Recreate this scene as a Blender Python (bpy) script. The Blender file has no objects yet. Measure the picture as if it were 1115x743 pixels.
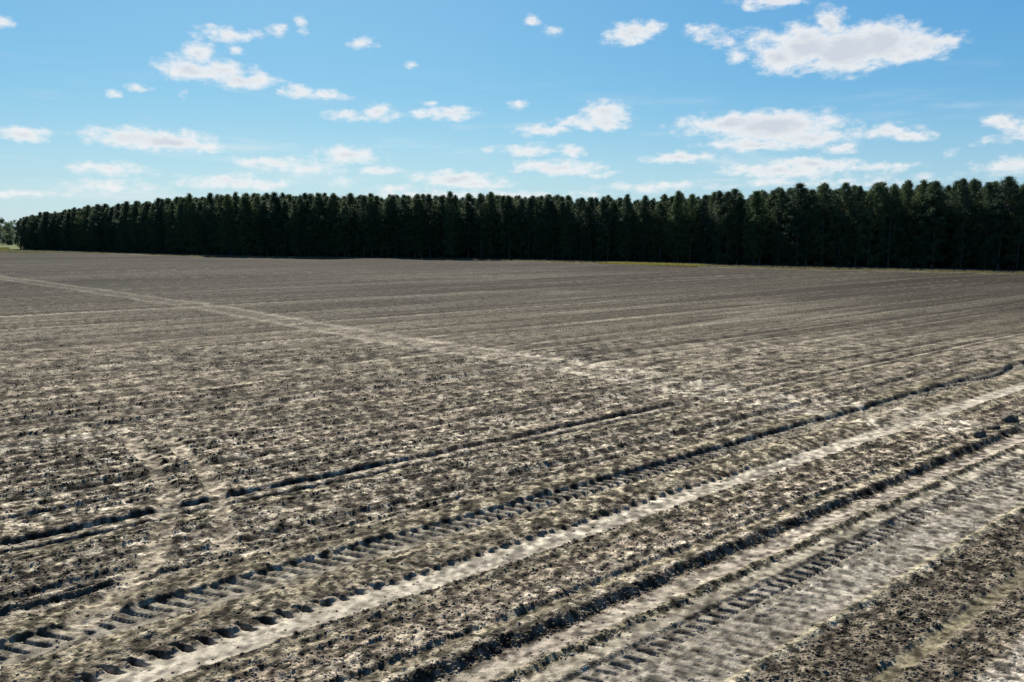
import bpy, math, random
import numpy as np

scene = bpy.context.scene
random.seed(7)
R = math.radians

# ---------------------------------------------------------------- camera
CAM_H = 4.2
PX_F, PX_W, PX_H, PX_HZ = 858.0, 1115.0, 743.0, 261.0        # focal length, photo size and horizon row, in photo pixels
PITCH = math.atan((PX_H / 2 - PX_HZ) / PX_F)
cam_data = bpy.data.cameras.new('camera')
cam_data.sensor_width = 36.0
cam_data.lens = PX_F / PX_W * 36.0
cam_data.clip_start = 0.1
cam_data.clip_end = 20000.0
cam = bpy.data.objects.new('camera', cam_data)
scene.collection.objects.link(cam)
cam.location = (0, 0, CAM_H)
cam.rotation_euler = (R(90) - PITCH, 0, 0)
scene.camera = cam

# ---------------------------------------------------------------- light
SUN_AZ = R(-16)        # clockwise from straight ahead
SUN_EL = R(42)
SUN_STRENGTH = 5.0
SKY_STRENGTH = 0.05
EXPOSURE = 1.25
scene.view_settings.view_transform = 'Standard'
scene.view_settings.look = 'None'
scene.view_settings.gamma = 1.0
scene.view_settings.use_curve_mapping = False
scene.view_settings.exposure = EXPOSURE

sun_data = bpy.data.lights.new('sun', 'SUN')
sun_data.energy = SUN_STRENGTH
sun_data.angle = R(0.5)
sun_data.color = (1.0, 0.94, 0.85)
sun = bpy.data.objects.new('sun', sun_data)
scene.collection.objects.link(sun)
# a lamp shines along its own -Z: tilt it up from the nadir, then turn it so that the light comes from SUN_AZ
sun.rotation_euler = (R(90) - SUN_EL, 0, R(180) - SUN_AZ)
sun.location = (0, 0, 60)


def ray(x, y):
    """direction of the line of sight through a photo pixel"""
    u = (x - PX_W / 2) / PX_F
    v = (y - PX_H / 2) / PX_F
    d = np.array([u, math.cos(PITCH) - v * math.sin(PITCH), -math.sin(PITCH) - v * math.cos(PITCH)])
    return d / np.linalg.norm(d)


def azel(x, y):
    d = ray(x, y)
    return math.atan2(d[0], d[1]), math.asin(d[2])


class Nodes:
    """small helper to write node trees briefly"""
    def __init__(self, tree):
        self.t = tree
        tree.nodes.clear()

    def n(self, kind, **kw):
        nd = self.t.nodes.new(kind)
        for k, v in kw.items():
            setattr(nd, k, v)
        return nd

    def put(self, sock, val):
        if isinstance(val, bpy.types.NodeSocket):
            self.t.links.new(val, sock)
        elif val is not None:
            sock.default_value = val

    def math(self, op, a=None, b=None, c=None, clamp=False):
        nd = self.n('ShaderNodeMath', operation=op, use_clamp=clamp)
        for s, v in zip(nd.inputs, (a, b, c)):
            self.put(s, v)
        return nd.outputs[0]

    def vec(self, op, a=None, b=None, c=None, out=0):
        nd = self.n('ShaderNodeVectorMath', operation=op)
        for s, v in zip(nd.inputs, (a, b, c)):
            self.put(s, v)
        return nd.outputs[out]

    def smooth(self, x, lo, hi):
        nd = self.n('ShaderNodeMapRange', interpolation_type='SMOOTHSTEP')
        self.put(nd.inputs['Value'], x)
        nd.inputs['From Min'].default_value = lo
        nd.inputs['From Max'].default_value = hi
        return nd.outputs[0]

    def mix(self, f, a, b, blend='MIX'):
        nd = self.n('ShaderNodeMix', data_type='RGBA', blend_type=blend)
        self.put(nd.inputs[0], f)
        self.put(nd.inputs[6], a)
        self.put(nd.inputs[7], b)
        return nd.outputs[2]

    def noise(self, vec, scale, detail=4, rough=0.55, dims='3D'):
        nd = self.n('ShaderNodeTexNoise', noise_dimensions=dims)
        self.put(nd.inputs['Vector'], vec)
        nd.inputs['Scale'].default_value = scale
        nd.inputs['Detail'].default_value = detail
        nd.inputs['Roughness'].default_value = rough
        return nd


# ---------------------------------------------------------------- sky with fair-weather clouds
# cx, cy, rx, ry, weight: where each puff of cloud stands in the sky
PUFFS = [
    (206, 76, 42, 16, 1.0), (262, 88, 46, 11, 1.0), (216, 60, 18, 16, .9), (240, 78, 40, 14, .9),
    (250, 38, 42, 9, .72), (254, 54, 12, 7, .6), (304, 33, 13, 10, .65), (329, 28, 7, 11, .5),
    (326, 100, 26, 8, .8), (356, 103, 26, 6, .7), (395, 48, 15, 8, .72), (150, 95, 12, 5, .6), (125, 102, 12, 5, .5),
    (198, 104, 6, 6, .45), (25, 146, 32, 10, .95), (2, 24, 10, 8, .5),
    (140, 150, 60, 12, 1.0), (178, 153, 66, 14, 1.15), (215, 159, 34, 8, .8), (118, 183, 44, 8, .7), (148, 187, 30, 6, .5), (118, 202, 54, 8, .55),
    (30, 212, 70, 4, .5), (298, 177, 50, 8, .75), (336, 184, 40, 7, .7), (252, 198, 66, 9, .85), (285, 201, 36, 6, .7),
    (378, 127, 26, 7, .8), (412, 121, 18, 11, .85), (424, 129, 16, 6, .6), (490, 124, 36, 8, .95), (462, 126, 20, 5, .6), (468, 113, 8, 4, .45),
    (380, 169, 38, 10, .95), (412, 184, 30, 6, .75), (430, 205, 30, 4, .4), (372, 198, 16, 6, .5), (580, 21, 12, 7, .85), (602, 34, 12, 7, .55), (446, 71, 9, 5, .45),
    (690, 36, 30, 13, .95), (708, 30, 18, 9, .85), (664, 40, 14, 8, .5), (496, 194, 52, 9, 1.0), (520, 200, 40, 7, .8), (480, 212, 90, 7, .6), (570, 214, 80, 6, .6),
    (588, 143, 30, 8, .85), (622, 164, 18, 8, .75), (574, 164, 30, 8, .8), (606, 182, 58, 9, .95), (648, 190, 24, 4, .5),
    (660, 121, 28, 14, .9), (640, 132, 44, 8, .85), (662, 134, 26, 9, .9), (564, 115, 12, 6, .55), (530, 163, 9, 4, .5),
    (766, 34, 18, 13, .6), (790, 44, 22, 10, .55), (806, 60, 14, 9, .55), (826, 44, 20, 12, .5),
    (850, 62, 36, 20, 1.1), (880, 50, 46, 28, 1.35), (905, 28, 17, 26, 1.1), (918, 54, 60, 30, 1.5), (962, 46, 52, 28, 1.4), (1005, 48, 44, 17, 1.0), (1034, 44, 18, 10, .75), (990, 60, 40, 12, .8),
    (840, 2, 44, 8, .9), (800, 135, 72, 14, 1.1), (842, 138, 84, 20, 1.35), (880, 150, 70, 13, 1.0), (826, 156, 64, 8, 1.0), (920, 161, 26, 6, .8),
    (962, 144, 38, 9, .95), (990, 149, 30, 6, .8), (740, 172, 48, 7, .9), (850, 187, 70, 9, .9), (884, 179, 56, 9, 1.0), (960, 182, 44, 7, .8), (820, 184, 40, 7, .7),
    (1094, 134, 26, 10, .9), (1080, 153, 26, 6, .55), (1036, 166, 12, 5, .4), (1100, 181, 46, 11, .85), (1130, 140, 30, 12, .9), (705, 204, 60, 6, .65), (660, 190, 16, 4, .5),
    (900, 198, 160, 6, .4), (1190, 60, 60, 16, 1.0), (1240, 150, 80, 14, 1.0), (-60, 90, 50, 14, .9), (-120, 160, 70, 12, .9),
]
world = bpy.data.worlds.new('World')
scene.world = world
world.use_nodes = True
W = Nodes(world.node_tree)
sky = W.n('ShaderNodeTexSky', sky_type='NISHITA')
sky.sun_disc = False
sky.sun_elevation = SUN_EL
sky.sun_rotation = SUN_AZ
sky.altitude = 50
sky.air_density = 1.0
sky.dust_density = 0.5
sky.ozone_density = 2.0
# grade the sky model towards the clear cyan-blue of the day (per-channel gain and gamma)
K = 1.0 / (SKY_STRENGTH * 2 ** EXPOSURE)
sx = W.n('ShaderNodeSeparateXYZ')
W.put(sx.inputs[0], W.vec('MULTIPLY', sky.outputs[0], (0.93 * .075, 1.12 * .075, 1.06 * .075)))
cx_ = W.n('ShaderNodeCombineXYZ')
for i_, (g_, p_) in enumerate(((.755, 1.12), (.83, .78), (.925, .42))):
    W.put(cx_.inputs[i_], W.math('MULTIPLY', W.math('POWER', sx.outputs[i_], p_), g_ * K))
skycol = cx_.outputs[0]

gen = W.n('ShaderNodeTexCoord').outputs['Generated']
dirv = W.vec('NORMALIZE', gen)
sp = W.n('ShaderNodeSeparateXYZ')
W.put(sp.inputs[0], dirv)
az = W.math('ARCTAN2', sp.outputs[0], sp.outputs[1])
el = W.math('ARCSINE', sp.outputs[2])
cmb = W.n('ShaderNodeCombineXYZ')
W.put(cmb.inputs[0], az)
W.put(cmb.inputs[1], el)
ae = cmb.outputs[0]
nvec = W.vec('MULTIPLY', ae, (1.0, 1.7, 1.0))
warp = W.noise(nvec, 26, 3, .6).outputs['Color']
warp = W.vec('SUBTRACT', warp, (.5, .5, .5))
warp = W.vec('MULTIPLY', warp, (.030, .014, 0))
pos = W.vec('ADD', ae, warp)
D = None
for cx, cy, rx, ry, wgt in PUFFS:
    a0, e0 = azel(cx, cy)
    ra = abs(azel(cx + rx, cy)[0] - azel(cx - rx, cy)[0]) / 2
    re = abs(azel(cx, cy + ry)[1] - azel(cx, cy - ry)[1]) / 2
    q = W.vec('MULTIPLY_ADD', pos, (1 / ra, 1 / re, 0), (-a0 / ra, -e0 / re, 0))
    ln = W.vec('LENGTH', q, out=1)
    v = W.math('MULTIPLY_ADD', ln, -wgt * .95, wgt)
    D = v if D is None else W.math('SMOOTH_MAX', D, v, 0.25)
fbm = W.noise(nvec, 55, 7, .62).outputs[0]
big = W.noise(nvec, 18, 2, .5).outputs[0]
det = W.math('MULTIPLY_ADD', W.math('SUBTRACT', fbm, .5), 1.9, W.math('MULTIPLY', W.math('SUBTRACT', big, .5), .5))
dens = W.math('ADD', W.math('ADD', D, det), W.math('MULTIPLY', 0.04, 1.0))
alpha = W.smooth(dens, -0.10, 0.82)
alpha = W.math('MULTIPLY', alpha, W.smooth(D, -.25, .05))
thick = W.smooth(W.math('ADD', D, W.math('MULTIPLY', det, .55)), 0.44, 1.15)
ccol = W.mix(thick, (.89 * K, .90 * K, .91 * K, 1), (.64 * K, .69 * K, .755 * K, 1))
alpha = W.math('MULTIPLY', alpha, .95)
# thin streaks of high vapour low in the sky, and the paler air above the horizon
streak = W.noise(W.vec('MULTIPLY', ae, (5.0, 34.0, 1.0)), 1.0, 5, .6).outputs[0]
lowband = W.math('MULTIPLY', W.smooth(el, .008, .05), W.math('SUBTRACT', 1.0, W.smooth(el, .09, .22)))
streak = W.math('MULTIPLY', W.math('MULTIPLY', W.smooth(streak, .50, .74), lowband), .38)
pale = W.math('MULTIPLY', W.math('SUBTRACT', 1.0, W.smooth(el, .0, .19)), .42)
skycol = W.mix(pale, skycol, (.62 * K, .76 * K, .83 * K, 1))
skycol = W.mix(streak, skycol, (.84 * K, .87 * K, .89 * K, 1))
col = W.mix(alpha, skycol, ccol)
bg = W.n('ShaderNodeBackground')
W.put(bg.inputs[0], col)
bg.inputs[1].default_value = SKY_STRENGTH
wo = W.n('ShaderNodeOutputWorld')
W.put(wo.inputs[0], bg.outputs[0])
world.cycles.sampling_method = 'MANUAL'
world.cycles.sample_map_resolution = 512
scene.cycles.use_denoising = True
scene.cycles.denoising_prefilter = 'NONE'

# ---------------------------------------------------------------- helpers
rng = np.random.default_rng(11)


def tag(o, label=None, cat=None, group=None, kind=None):
    if label: o['label'] = label
    if cat: o['category'] = cat
    if group: o['group'] = group
    if kind: o['kind'] = kind
    return o


def link(o, parent=None):
    scene.collection.objects.link(o)
    if parent is not None:
        o.parent = parent
    return o


def mesh_np(name, verts, faces, mat=None, smooth=False):
    """mesh from an (n,3) array and an (m,k) array of corner indices"""
    verts = np.ascontiguousarray(verts, dtype=np.float32)
    faces = np.ascontiguousarray(faces, dtype=np.int32)
    m, k = faces.shape
    me = bpy.data.meshes.new(name)
    me.vertices.add(len(verts))
    me.vertices.foreach_set('co', verts.ravel())
    me.loops.add(m * k)
    me.loops.foreach_set('vertex_index', faces.ravel())
    me.polygons.add(m)
    me.polygons.foreach_set('loop_start', np.arange(m, dtype=np.int32) * k)
    if smooth:
        me.polygons.foreach_set('use_smooth', np.ones(m, dtype=bool))
    me.update(calc_edges=True)
    if mat:
        me.materials.append(mat)
    return me


def set_color(me, name, rgb, alpha=None):
    at = me.color_attributes.new(name, 'FLOAT_COLOR', 'POINT')
    c = np.ones((len(rgb), 4), dtype=np.float32)
    c[:, :3] = rgb
    if alpha is not None:
        c[:, 3] = alpha
    at.data.foreach_set('color', c.ravel())


_lat = {}


def vnoise(x, y, seed=0):
    """smooth lattice noise, 0..1"""
    if seed not in _lat:
        g = np.random.default_rng(1000 + seed)
        _lat[seed] = (g.permutation(4096).astype(np.int32), g.random(4096).astype(np.float32))
    p, val = _lat[seed]
    xi = np.floor(x); yi = np.floor(y)
    fx = (x - xi).astype(np.float32); fy = (y - yi).astype(np.float32)
    xi = xi.astype(np.int64) & 4095; yi = yi.astype(np.int64) & 4095
    fx = fx * fx * fx * (fx * (fx * 6 - 15) + 10); fy = fy * fy * fy * (fy * (fy * 6 - 15) + 10)
    x1 = (xi + 1) & 4095; y1 = (yi + 1) & 4095
    h = lambda a, b: val[(p[a] + b * 1) & 4095] if False else val[p[(p[a] + b) & 4095]]
    a = h(xi, yi); b = h(x1, yi); c = h(xi, y1); d = h(x1, y1)
    return a + (b - a) * fx + (c - a) * fy + (a - b - c + d) * fx * fy


def rnoise(x, y, wl, seed):
    """lattice noise at wavelength wl, lattice turned by an angle of its own; -0.5..0.5"""
    t = 0.7 + seed * 1.3
    c, s = math.cos(t), math.sin(t)
    return vnoise((x * c - y * s) / wl + 31.7 * seed, (x * s + y * c) / wl + 17.3 * seed, seed % 13) - .5


def ss(x, lo, hi):
    t = np.clip((x - lo) / (hi - lo), 0, 1)
    return t * t * (3 - 2 * t)


def band(x, lo, hi, soft):
    return ss(x, lo - soft, lo + soft) * (1 - ss(x, hi - soft, hi + soft))


def bump(x, c, w):
    return np.exp(-((x - c) / w) ** 2)


# ---------------------------------------------------------------- the field
ROW_AZ = R(50.3)                  # the rows run this far to the right of straight ahead
CA, SA = math.cos(ROW_AZ), math.sin(ROW_AZ)
EDGE = np.array([(-207, 332.5), (-152.3, 281.3), (-115, 243.7), (-72.3, 203), (-33.3, 182.6), (0, 168.5), (24.1, 146), (42.7, 125.8), (58.6, 113.9), (68.4, 105.6), (92, 86)])
CROSS = np.array([(-80, 115), (-57.6, 88.8), (-18.7, 49.0), (-4.96, 33.0), (1.35, 26.8), (6.1, 21.1), (7.9, 19.4), (9.6, 17.9)])
TURN_A = np.array([(-8.07, 16.19), (-6.81, 14.47), (-5.79, 12.83), (-5.01, 10.94), (-4.7, 9.96), (-4.65, 8.88), (-4.77, 8.1)])
TURN_B = np.array([(-7.1, 16.04), (-5.94, 14.47), (-4.95, 12.83), (-4.35, 11.31), (-3.9, 10.27)])


def dist_line(x, y, pts):
    """distance to a polyline and signed side"""
    best = np.full(x.shape, 1e9); sg = np.zeros(x.shape)
    for (x0, y0), (x1, y1) in zip(pts[:-1], pts[1:]):
        dx, dy = x1 - x0, y1 - y0
        L2 = dx * dx + dy * dy
        t = np.clip(((x - x0) * dx + (y - y0) * dy) / L2, 0, 1)
        d = np.hypot(x - x0 - t * dx, y - y0 - t * dy)
        s = np.sign((x - x0) * dy - (y - y0) * dx)
        m = d < best
        best = np.where(m, d, best); sg = np.where(m, s, sg)
    return best, sg * best


SOIL = np.array([.225, .196, .156]); SAND = np.array([.425, .388, .326]); PINK = np.array([.30, .252, .204])
DARK = np.array([.095, .082, .066]); STRAW = np.array([.262, .234, .174]); OLIVE = np.array([.185, .170, .115])
ALBEDO = np.array([.50, .484, .432])
# furrows pressed beyond the near wheel tracks: s, depth, half width, from t, to t (metres)
GROOVES = [(-14.72, .085, .10, -4, 15), (-12.62, .05, .07, -3, 70), (-12.25, .04, .06, -2, 60), (-18.3, .07, .10, 0, 8), (-16.55, .05, .12, -9, 9),
           (-18.9, .12, .12, 16, 80), (-21.6, .12, .13, 12, 90), (-27.0, .16, .16, -8, 14), (-31.5, .14, .18, 10, 80), (-33.8, .14, .18, 20, 90),
           (-24.3, .10, .14, 0, 60), (-13.7, .05, .08, 0, 40), (-11.1, .06, .09, -4, 40), (-10.5, .05, .08, -4, 30), (-17.4, .06, .10, 12, 50),
           (-20.2, .06, .12, -6, 40), (-23.0, .07, .14, -6, 26), (-29.0, .1, .18, 0, 60), (-38.0, .14, .25, -10, 90), (-44.0, .16, .3, -10, 90), (-52, .18, .35, -30, 110)]


def field(x, y, sp):
    """height, soil colour and clod density at ground points; sp is the spacing of the sheet there"""
    x = np.asarray(x, float); y = np.asarray(y, float)
    shape = x.shape
    s0 = x * CA - y * SA
    t = x * SA + y * CA
    wob = .035 * rnoise(t, s0 * .05, 11.0, 3) + .016 * rnoise(t, s0 * .2, 1.6, 4)
    s = s0 + wob
    fade = lambda wl: np.clip(wl / (2.2 * sp) - .45, 0, 1)
    q = s / 4.2                                            # the tracks were measured in camera heights
    z = np.zeros(shape)
    col = np.broadcast_to(SOIL, shape + (3,)).copy()
    clod = np.full(shape, .45)

    def paint(rgb, w):
        col[...] += (rgb - col) * np.clip(w, 0, 1)[..., None]

    turns = np.zeros(shape); shoulder = np.zeros(shape)
    for pts, wdt in ((TURN_A, .155), (TURN_B, .135)):
        d, sd = dist_line(x, y, pts)
        wv = d + .10 * rnoise(x, y, .5, 27)
        m = (1 - ss(wv, wdt * .75, wdt * 1.35)) * (.75 + .4 * vnoise(x * .9, y * .9, 8))
        turns = np.maximum(turns, np.clip(m, 0, 1)); shoulder = np.maximum(shoulder, bump(wv, wdt * 1.5, .07))
    press = 1 - .6 * turns

    # long streaks along the rows
    st1 = rnoise(s, t * .045, .55, 5); st2 = rnoise(s, t * .05, .22, 6); st3 = rnoise(s, t * .02, 1.9, 7)
    z += (.012 * st1 * fade(.5) + .010 * st2 * fade(.2)) * press + .02 * st3
    # fine drill lines: broken little ridges with a steep near side, irregularly spaced
    for pitch, amp, sd_ in ((.40, .030, 50), (.66, .036, 51), (1.45, .034, 52)):
        kk = np.floor(s / pitch)
        ph = s / pitch - kk - .5 - .5 * (vnoise(kk * 1.37, kk * 0 + sd_, 9) - .5)
        am = np.clip(3.6 * (vnoise(kk * 7.31 + t * .0, t * .07 + kk * 3.1, 10) - .26), 0, 1.15) * ss(-q, 2.32, 2.38) * (1 - .9 * band(q, -3.09, -2.86, .02))
        am *= .65 + .55 * vnoise(kk * 3.7, t * 1.3, 11)
        u_ = ph * pitch
        ridge = ss(u_, -.13, .0) * (1 - ss(u_, .0, .035 + 2.0 * sp))
        fl = np.clip(pitch * .5 / (2.6 * sp) - .4, 0, 1)
        z += amp * am * ridge * fl * press
        fl2 = np.clip(pitch * .8 / (2.2 * sp) - .3, 0, 1) * press
        fl = fl * press
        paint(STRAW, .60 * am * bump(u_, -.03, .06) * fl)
        paint(DARK, .50 * am * bump(u_, .06, .035 + .5 * sp) * fl2)  # shade on each ridge's near side, painted into the soil colour
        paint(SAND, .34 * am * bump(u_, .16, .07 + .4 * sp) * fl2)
        lines = am * bump(u_, .03, .04)
        clod += 1.5 * lines
    patch = (rnoise(s, t * .35, 3.5, 8) + .6 * rnoise(s, t * .5, 1.6, 9)) * (1 - .6 * ss(y, 15, 45))
    paint(PINK, .5 * ss(patch, .0, .45))
    paint(SAND, .26 * ss(st2 + .5 * st1 + .3 * patch, .15, .5))
    paint(STRAW, .5 * ss(st1 - .5 * st3, .12, .42))
    paint(DARK, .22 * ss(-st2 - .4 * st1 + .2 * patch, .2, .6))
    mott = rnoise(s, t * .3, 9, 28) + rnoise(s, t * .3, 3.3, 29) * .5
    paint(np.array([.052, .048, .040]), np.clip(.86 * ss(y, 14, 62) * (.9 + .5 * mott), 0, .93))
    speck = rnoise(s, t * .05, .8, 30) * .8
    paint(SAND, .32 * ss(speck + .4 * rnoise(x, y, .35, 31), .12, .5) * ss(y, 14, 40) * (1 - ss(y, 90, 160)))
    paint(DARK, .40 * ss(-speck + .4 * rnoise(x, y, .4, 32), .12, .5) * ss(y, 14, 40))
    clod += .8 * ss(rnoise(s, t * .25, .9, 10) + .5 * rnoise(s, t * .5, .4, 11) - .3 * st1, .05, .5)

    # small relief: crumbs and lumps everywhere (calmed where wheels pressed the soil)
    rough = .09 * rnoise(x, y, .30, 12) * fade(.3) + .20 * rnoise(x, y, .145, 13) * fade(.145) + .42 * np.abs(rnoise(x, y, .085, 14)) * fade(.08) + .30 * rnoise(x, y, .045, 15) * fade(.045)
    lump = np.maximum(0, rnoise(x, y, .17, 16) - .17) * fade(.17) + .6 * np.maximum(0, rnoise(x, y, .09, 17) - .17) * fade(.09)
    coarse = .02 * rnoise(x, y, .9, 18) * fade(.9) + .10 * rnoise(x, y, 2.6, 19) * ss(y, 30, 70) * fade(2.6) + .5 * rnoise(x, y, 14, 20) * ss(y, 60, 120)
    calm = np.zeros(shape)

    # long thin furrow lines left by earlier passes, running the whole length of the field
    for gap, am_, sd_ in ((.9, .40, 70), (1.7, .50, 71), (3.4, .60, 72)):
        n_ = (vnoise(s / gap + 3.3 * sd_, t * .012, sd_ % 13) - .5) * gap            # about metres from the nearest line
        w_ = ss(-q, 2.36, 2.5) * am_ * (.45 + .8 * vnoise(t * .12, s * .4, 9)) * np.clip(gap / (3.0 * sp) - .4, 0, 1) * press
        wd_ = .035 + .40 * sp
        paint(DARK, 1.15 * w_ * bump(n_, 0, wd_))  # furrow shade put into the colour as thin dark lines
        paint(SAND, .45 * w_ * bump(n_, .11 + .4 * sp, .06 + .3 * sp))
        z -= .030 * w_ * bump(n_, 0, .05 + .4 * sp)
    # a few fine lines in the crumbly strips between the wheel tracks
    for qc, am_, sd_ in ((-2.05, .5, 60), (-1.72, .9, 61), (-1.655, .6, 62), (-1.60, .8, 63), (-2.46, 1.0, 64), (-2.60, .8, 65), (-2.75, 1.0, 66), (-.88, .5, 67)):
        w_ = am_ * (.4 + .8 * vnoise(t * .35, t * 0 + sd_, 5))
        z += .026 * w_ * ss(s, qc * 4.2 - .12, qc * 4.2) * (1 - ss(s, qc * 4.2, qc * 4.2 + .03 + 1.5 * sp)) * np.clip(.25 / (2.2 * sp) - .3, 0, 1) * press
        paint(DARK, .55 * w_ * bump(s, qc * 4.2 + .05, .035 + .4 * sp) * press); paint(STRAW, .4 * w_ * bump(s, qc * 4.2 - .04, .05 + .3 * sp))  # dark line painted where each small ridge shades its near foot
        clod += 1.0 * w_ * bump(s, qc * 4.2 + .03, .04)
    # distant furrows
    for sc, dp, hw, ta, tb in GROOVES:
        m = bump(s, sc, hw) * band(t, ta, tb, 2.0) * (.35 + .9 * vnoise(t * .35, s * 0 + sc, 2))
        hw_f = np.clip(hw * 3 / (2.2 * sp) - .2, 0, 1)
        z -= .6 * dp * m * hw_f
        z += .25 * dp * bump(s, sc - 1.7 * hw, hw) * band(t, ta, tb, 2.0) * hw_f
        clod *= 1 - .6 * m
        paint(DARK, .8 * np.clip(bump(s, sc, hw + .4 * sp) * band(t, ta, tb, 2.0) * (.35 + .9 * vnoise(t * .35, s * 0 + sc, 2)), 0, 1))  # groove shade painted along the bottom of each furrow
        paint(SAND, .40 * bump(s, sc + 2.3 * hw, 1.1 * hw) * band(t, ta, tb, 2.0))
    # closely spaced far rows
    frow = np.cos(2 * np.pi * s / .93) * ss(-s, 14.5, 19) * fade(.9)
    z += .022 * frow

    # --- L1, double rut
    w1 = band(t, -6, 36, 2.0) * (.45 + .75 * vnoise(t * .6, t * 0, 4))
    z -= w1 * (.034 * band(q, -3.015, -2.995, .006) + .05 * band(q, -2.925, -2.905, .008)) - w1 * .03 * bump(q, -3.05, .025)
    pl = lambda c_, w_: np.clip(bump(s, c_ * 4.2, w_ + .5 * sp) * (w_ / (w_ + .35 * sp)) ** .5, 0, 1)
    lineband = band(t, -6, 85, 6.0) * (.65 + .3 * vnoise(t * .4, t * 0, 4) + .3 * ss(t, 11, 16))
    z += band(t, -6, 60, 4) * .022 * bump(q, -3.035, .016) * np.clip(.2 / (2.2 * sp) - .3, 0, 1)
    paint(DARK, .75 * lineband * pl(-3.0, .05)); paint(DARK, .6 * lineband * pl(-2.905, .045)); paint(DARK, .8 * ss(t, 8, 20) * pl(-2.235, .09))  # shade of the ruts drawn as dark lines in the soil colour
    paint(SAND, .42 * w1 * band(q, -2.98, -2.935, .01)); calm = np.maximum(calm, .4 * w1 * band(q, -2.99, -2.93, .01))
    paint(OLIVE, .4 * w1 * bump(q, -2.87, .03))
    # --- L2, tread rut
    z -= (.038 + .016 * ss(t, 5, 11)) * band(q, -2.25, -2.115, .007) - .025 * bump(q, -2.29, .03)
    paint(STRAW, .5 * band(q, -2.35, -2.262, .015)); paint(OLIVE, .25 * band(q, -2.35, -2.262, .015))
    calm = np.maximum(calm, .8 * band(q, -2.24, -2.12, .01)); clod *= 1 - .75 * band(q, -2.34, -2.12, .012)
    paint(np.array([.26, .245, .215]), .6 * band(q, -2.24, -2.12, .01))
    lug = lambda sa, sb, k, per, duty, dep, w: z.__isub__(dep * w * band(s, sa * 4.2, sb * 4.2, .02) * ss(np.abs((((t - k * (s - sa * 4.2)) / per + .35 * rnoise(t, s * 0, 3.0, 21)) % 1.0) - .5), (1 - duty) / 2, (1 - duty) / 2 + .12) * np.clip(per / (2.2 * sp) - .6, 0, 1))
    lug(-2.245, -2.165, .7, .205, .5, .075, (.5 + .6 * ss(t, 4, 9)) * (.75 + .35 * vnoise(t * 1.3, t * 0, 6)))
    lug(-2.19, -2.125, -.5, .205, .5, .055, ss(t, 5, 9))
    # --- straw ridge between the rut and the pale strip
    paint(STRAW, .65 * band(q, -2.105, -1.985, .02)); z += .03 * band(q, -2.10, -2.0, .025); clod *= 1 - .4 * band(q, -2.1, -1.99, .02)
    # --- pale sandy strip
    e1 = .012 * rnoise(t, s * 0, .35, 22)
    strip = band(q + e1, -1.945, -1.812, .007)
    z -= .035 * strip
    paint(SAND, 1.0 * band(q + e1, -1.94, -1.818, .008)); paint(np.array([.50, .465, .41]), .6 * band(q, -1.92, -1.83, .012))
    calm = np.maximum(calm, strip); clod *= 1 - .80 * strip
    lug(-1.972, -1.925, .75, .225 , .45, .070, .35 + .9 * ss(-t, -5, -2.5) + .45 * bump(t, 10.2, 2.2))
    z += .032 * bump(q, -1.798, .010) + .03 * bump(q, -1.775, .02); clod += 1.0 * bump(q, -1.79, .010)
    paint(STRAW, .55 * band(q, -1.79, -1.72, .015)); paint(DARK, .35 * bump(q, -1.80, .012))  # the dark line is the berm's shade, painted into the soil
    # --- crumbly soil, then a line of clods and a straw ridge
    paint(PINK, .45 * band(q, -1.73, -1.56, .03)); clod += .8 * band(q, -1.74, -1.54, .02) * (.3 + vnoise(x * .7, y * .7, 5))
    paint(SAND, .35 * band(q, -1.63, -1.555, .02)); clod += 1.4 * bump(q, -1.545, .010)
    z += .05 * bump(q, -1.545, .012)
    paint(STRAW, .8 * band(q, -1.532, -1.487, .010)); clod *= 1 - .7 * band(q, -1.53, -1.485, .008)
    paint(SAND, .5 * bump(q, -1.475, .010))
    # --- L3, the deep furrow and its flat floor
    e3 = .010 * rnoise(t, s * .5, .33, 23) + .006 * rnoise(t, s, .13, 24)
    w3 = 1 - ss(t, 19.5, 21.5)
    z += w3 * .028 * ss(q + e3, -1.53, -1.475) * (1 - ss(q + e3, -1.462, -1.440))
    z -= w3 * .052 * ss(q + e3, -1.462, -1.428) * (1 - ss(q, -1.40, -1.30)) 
    z -= w3 * .012 * band(q, -1.44, -1.33, .01)
    paint(DARK, w3 * .5 * band(q + e3, -1.463, -1.425, .007)); clod += w3 * 2.6 * band(q + e3, -1.462, -1.425, .006)  # shade on the furrow wall painted into the soil, under the clods
    paint(np.array([.335, .30, .268]), .85 * band(q, -1.415, -1.325, .012)); calm = np.maximum(calm, .75 * band(q, -1.415, -1.325, .012)); clod *= 1 - .72 * band(q, -1.41, -1.325, .010)
    paint(SAND, .6 * bump(q, -1.37, .03) * ss(rnoise(t, s, 1.2, 25), -.1, .3))
    # --- L4, small berm and pale shoulder
    w4 = band(t, -4, 18.0, .6)
    z += w4 * .04 * bump(q + e3, -1.312, .014); clod += w4 * 1.3 * bump(q + e3, -1.305, .011); paint(OLIVE, w4 * .7 * bump(q, -1.305, .016))
    paint(np.array([.40, .37, .31]), .75 * band(q, -1.288, -1.238, .012)); calm = np.maximum(calm, .8 * band(q, -1.288, -1.238, .012)); clod *= 1 - .75 * band(q, -1.285, -1.24, .01)
    # --- T, tread rut with clear lugs, then the wide flat pass beside it
    z -= .032 * band(q, -1.232, -.985, .008)
    calm = np.maximum(calm, .72 * band(q, -1.228, -.985, .01)); clod *= 1 - .72 * band(q, -1.228, -.985, .01)
    paint(np.array([.275, .255, .225]), .85 * band(q, -1.228, -1.0, .01)); paint(np.array([.345, .32, .285]), .8 * ss(rnoise(t, s, 1.0, 26), -.05, .35) * band(q, -1.15, -1.0, .01))
    clr = ss(t, 6.2, 8.0)
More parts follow.
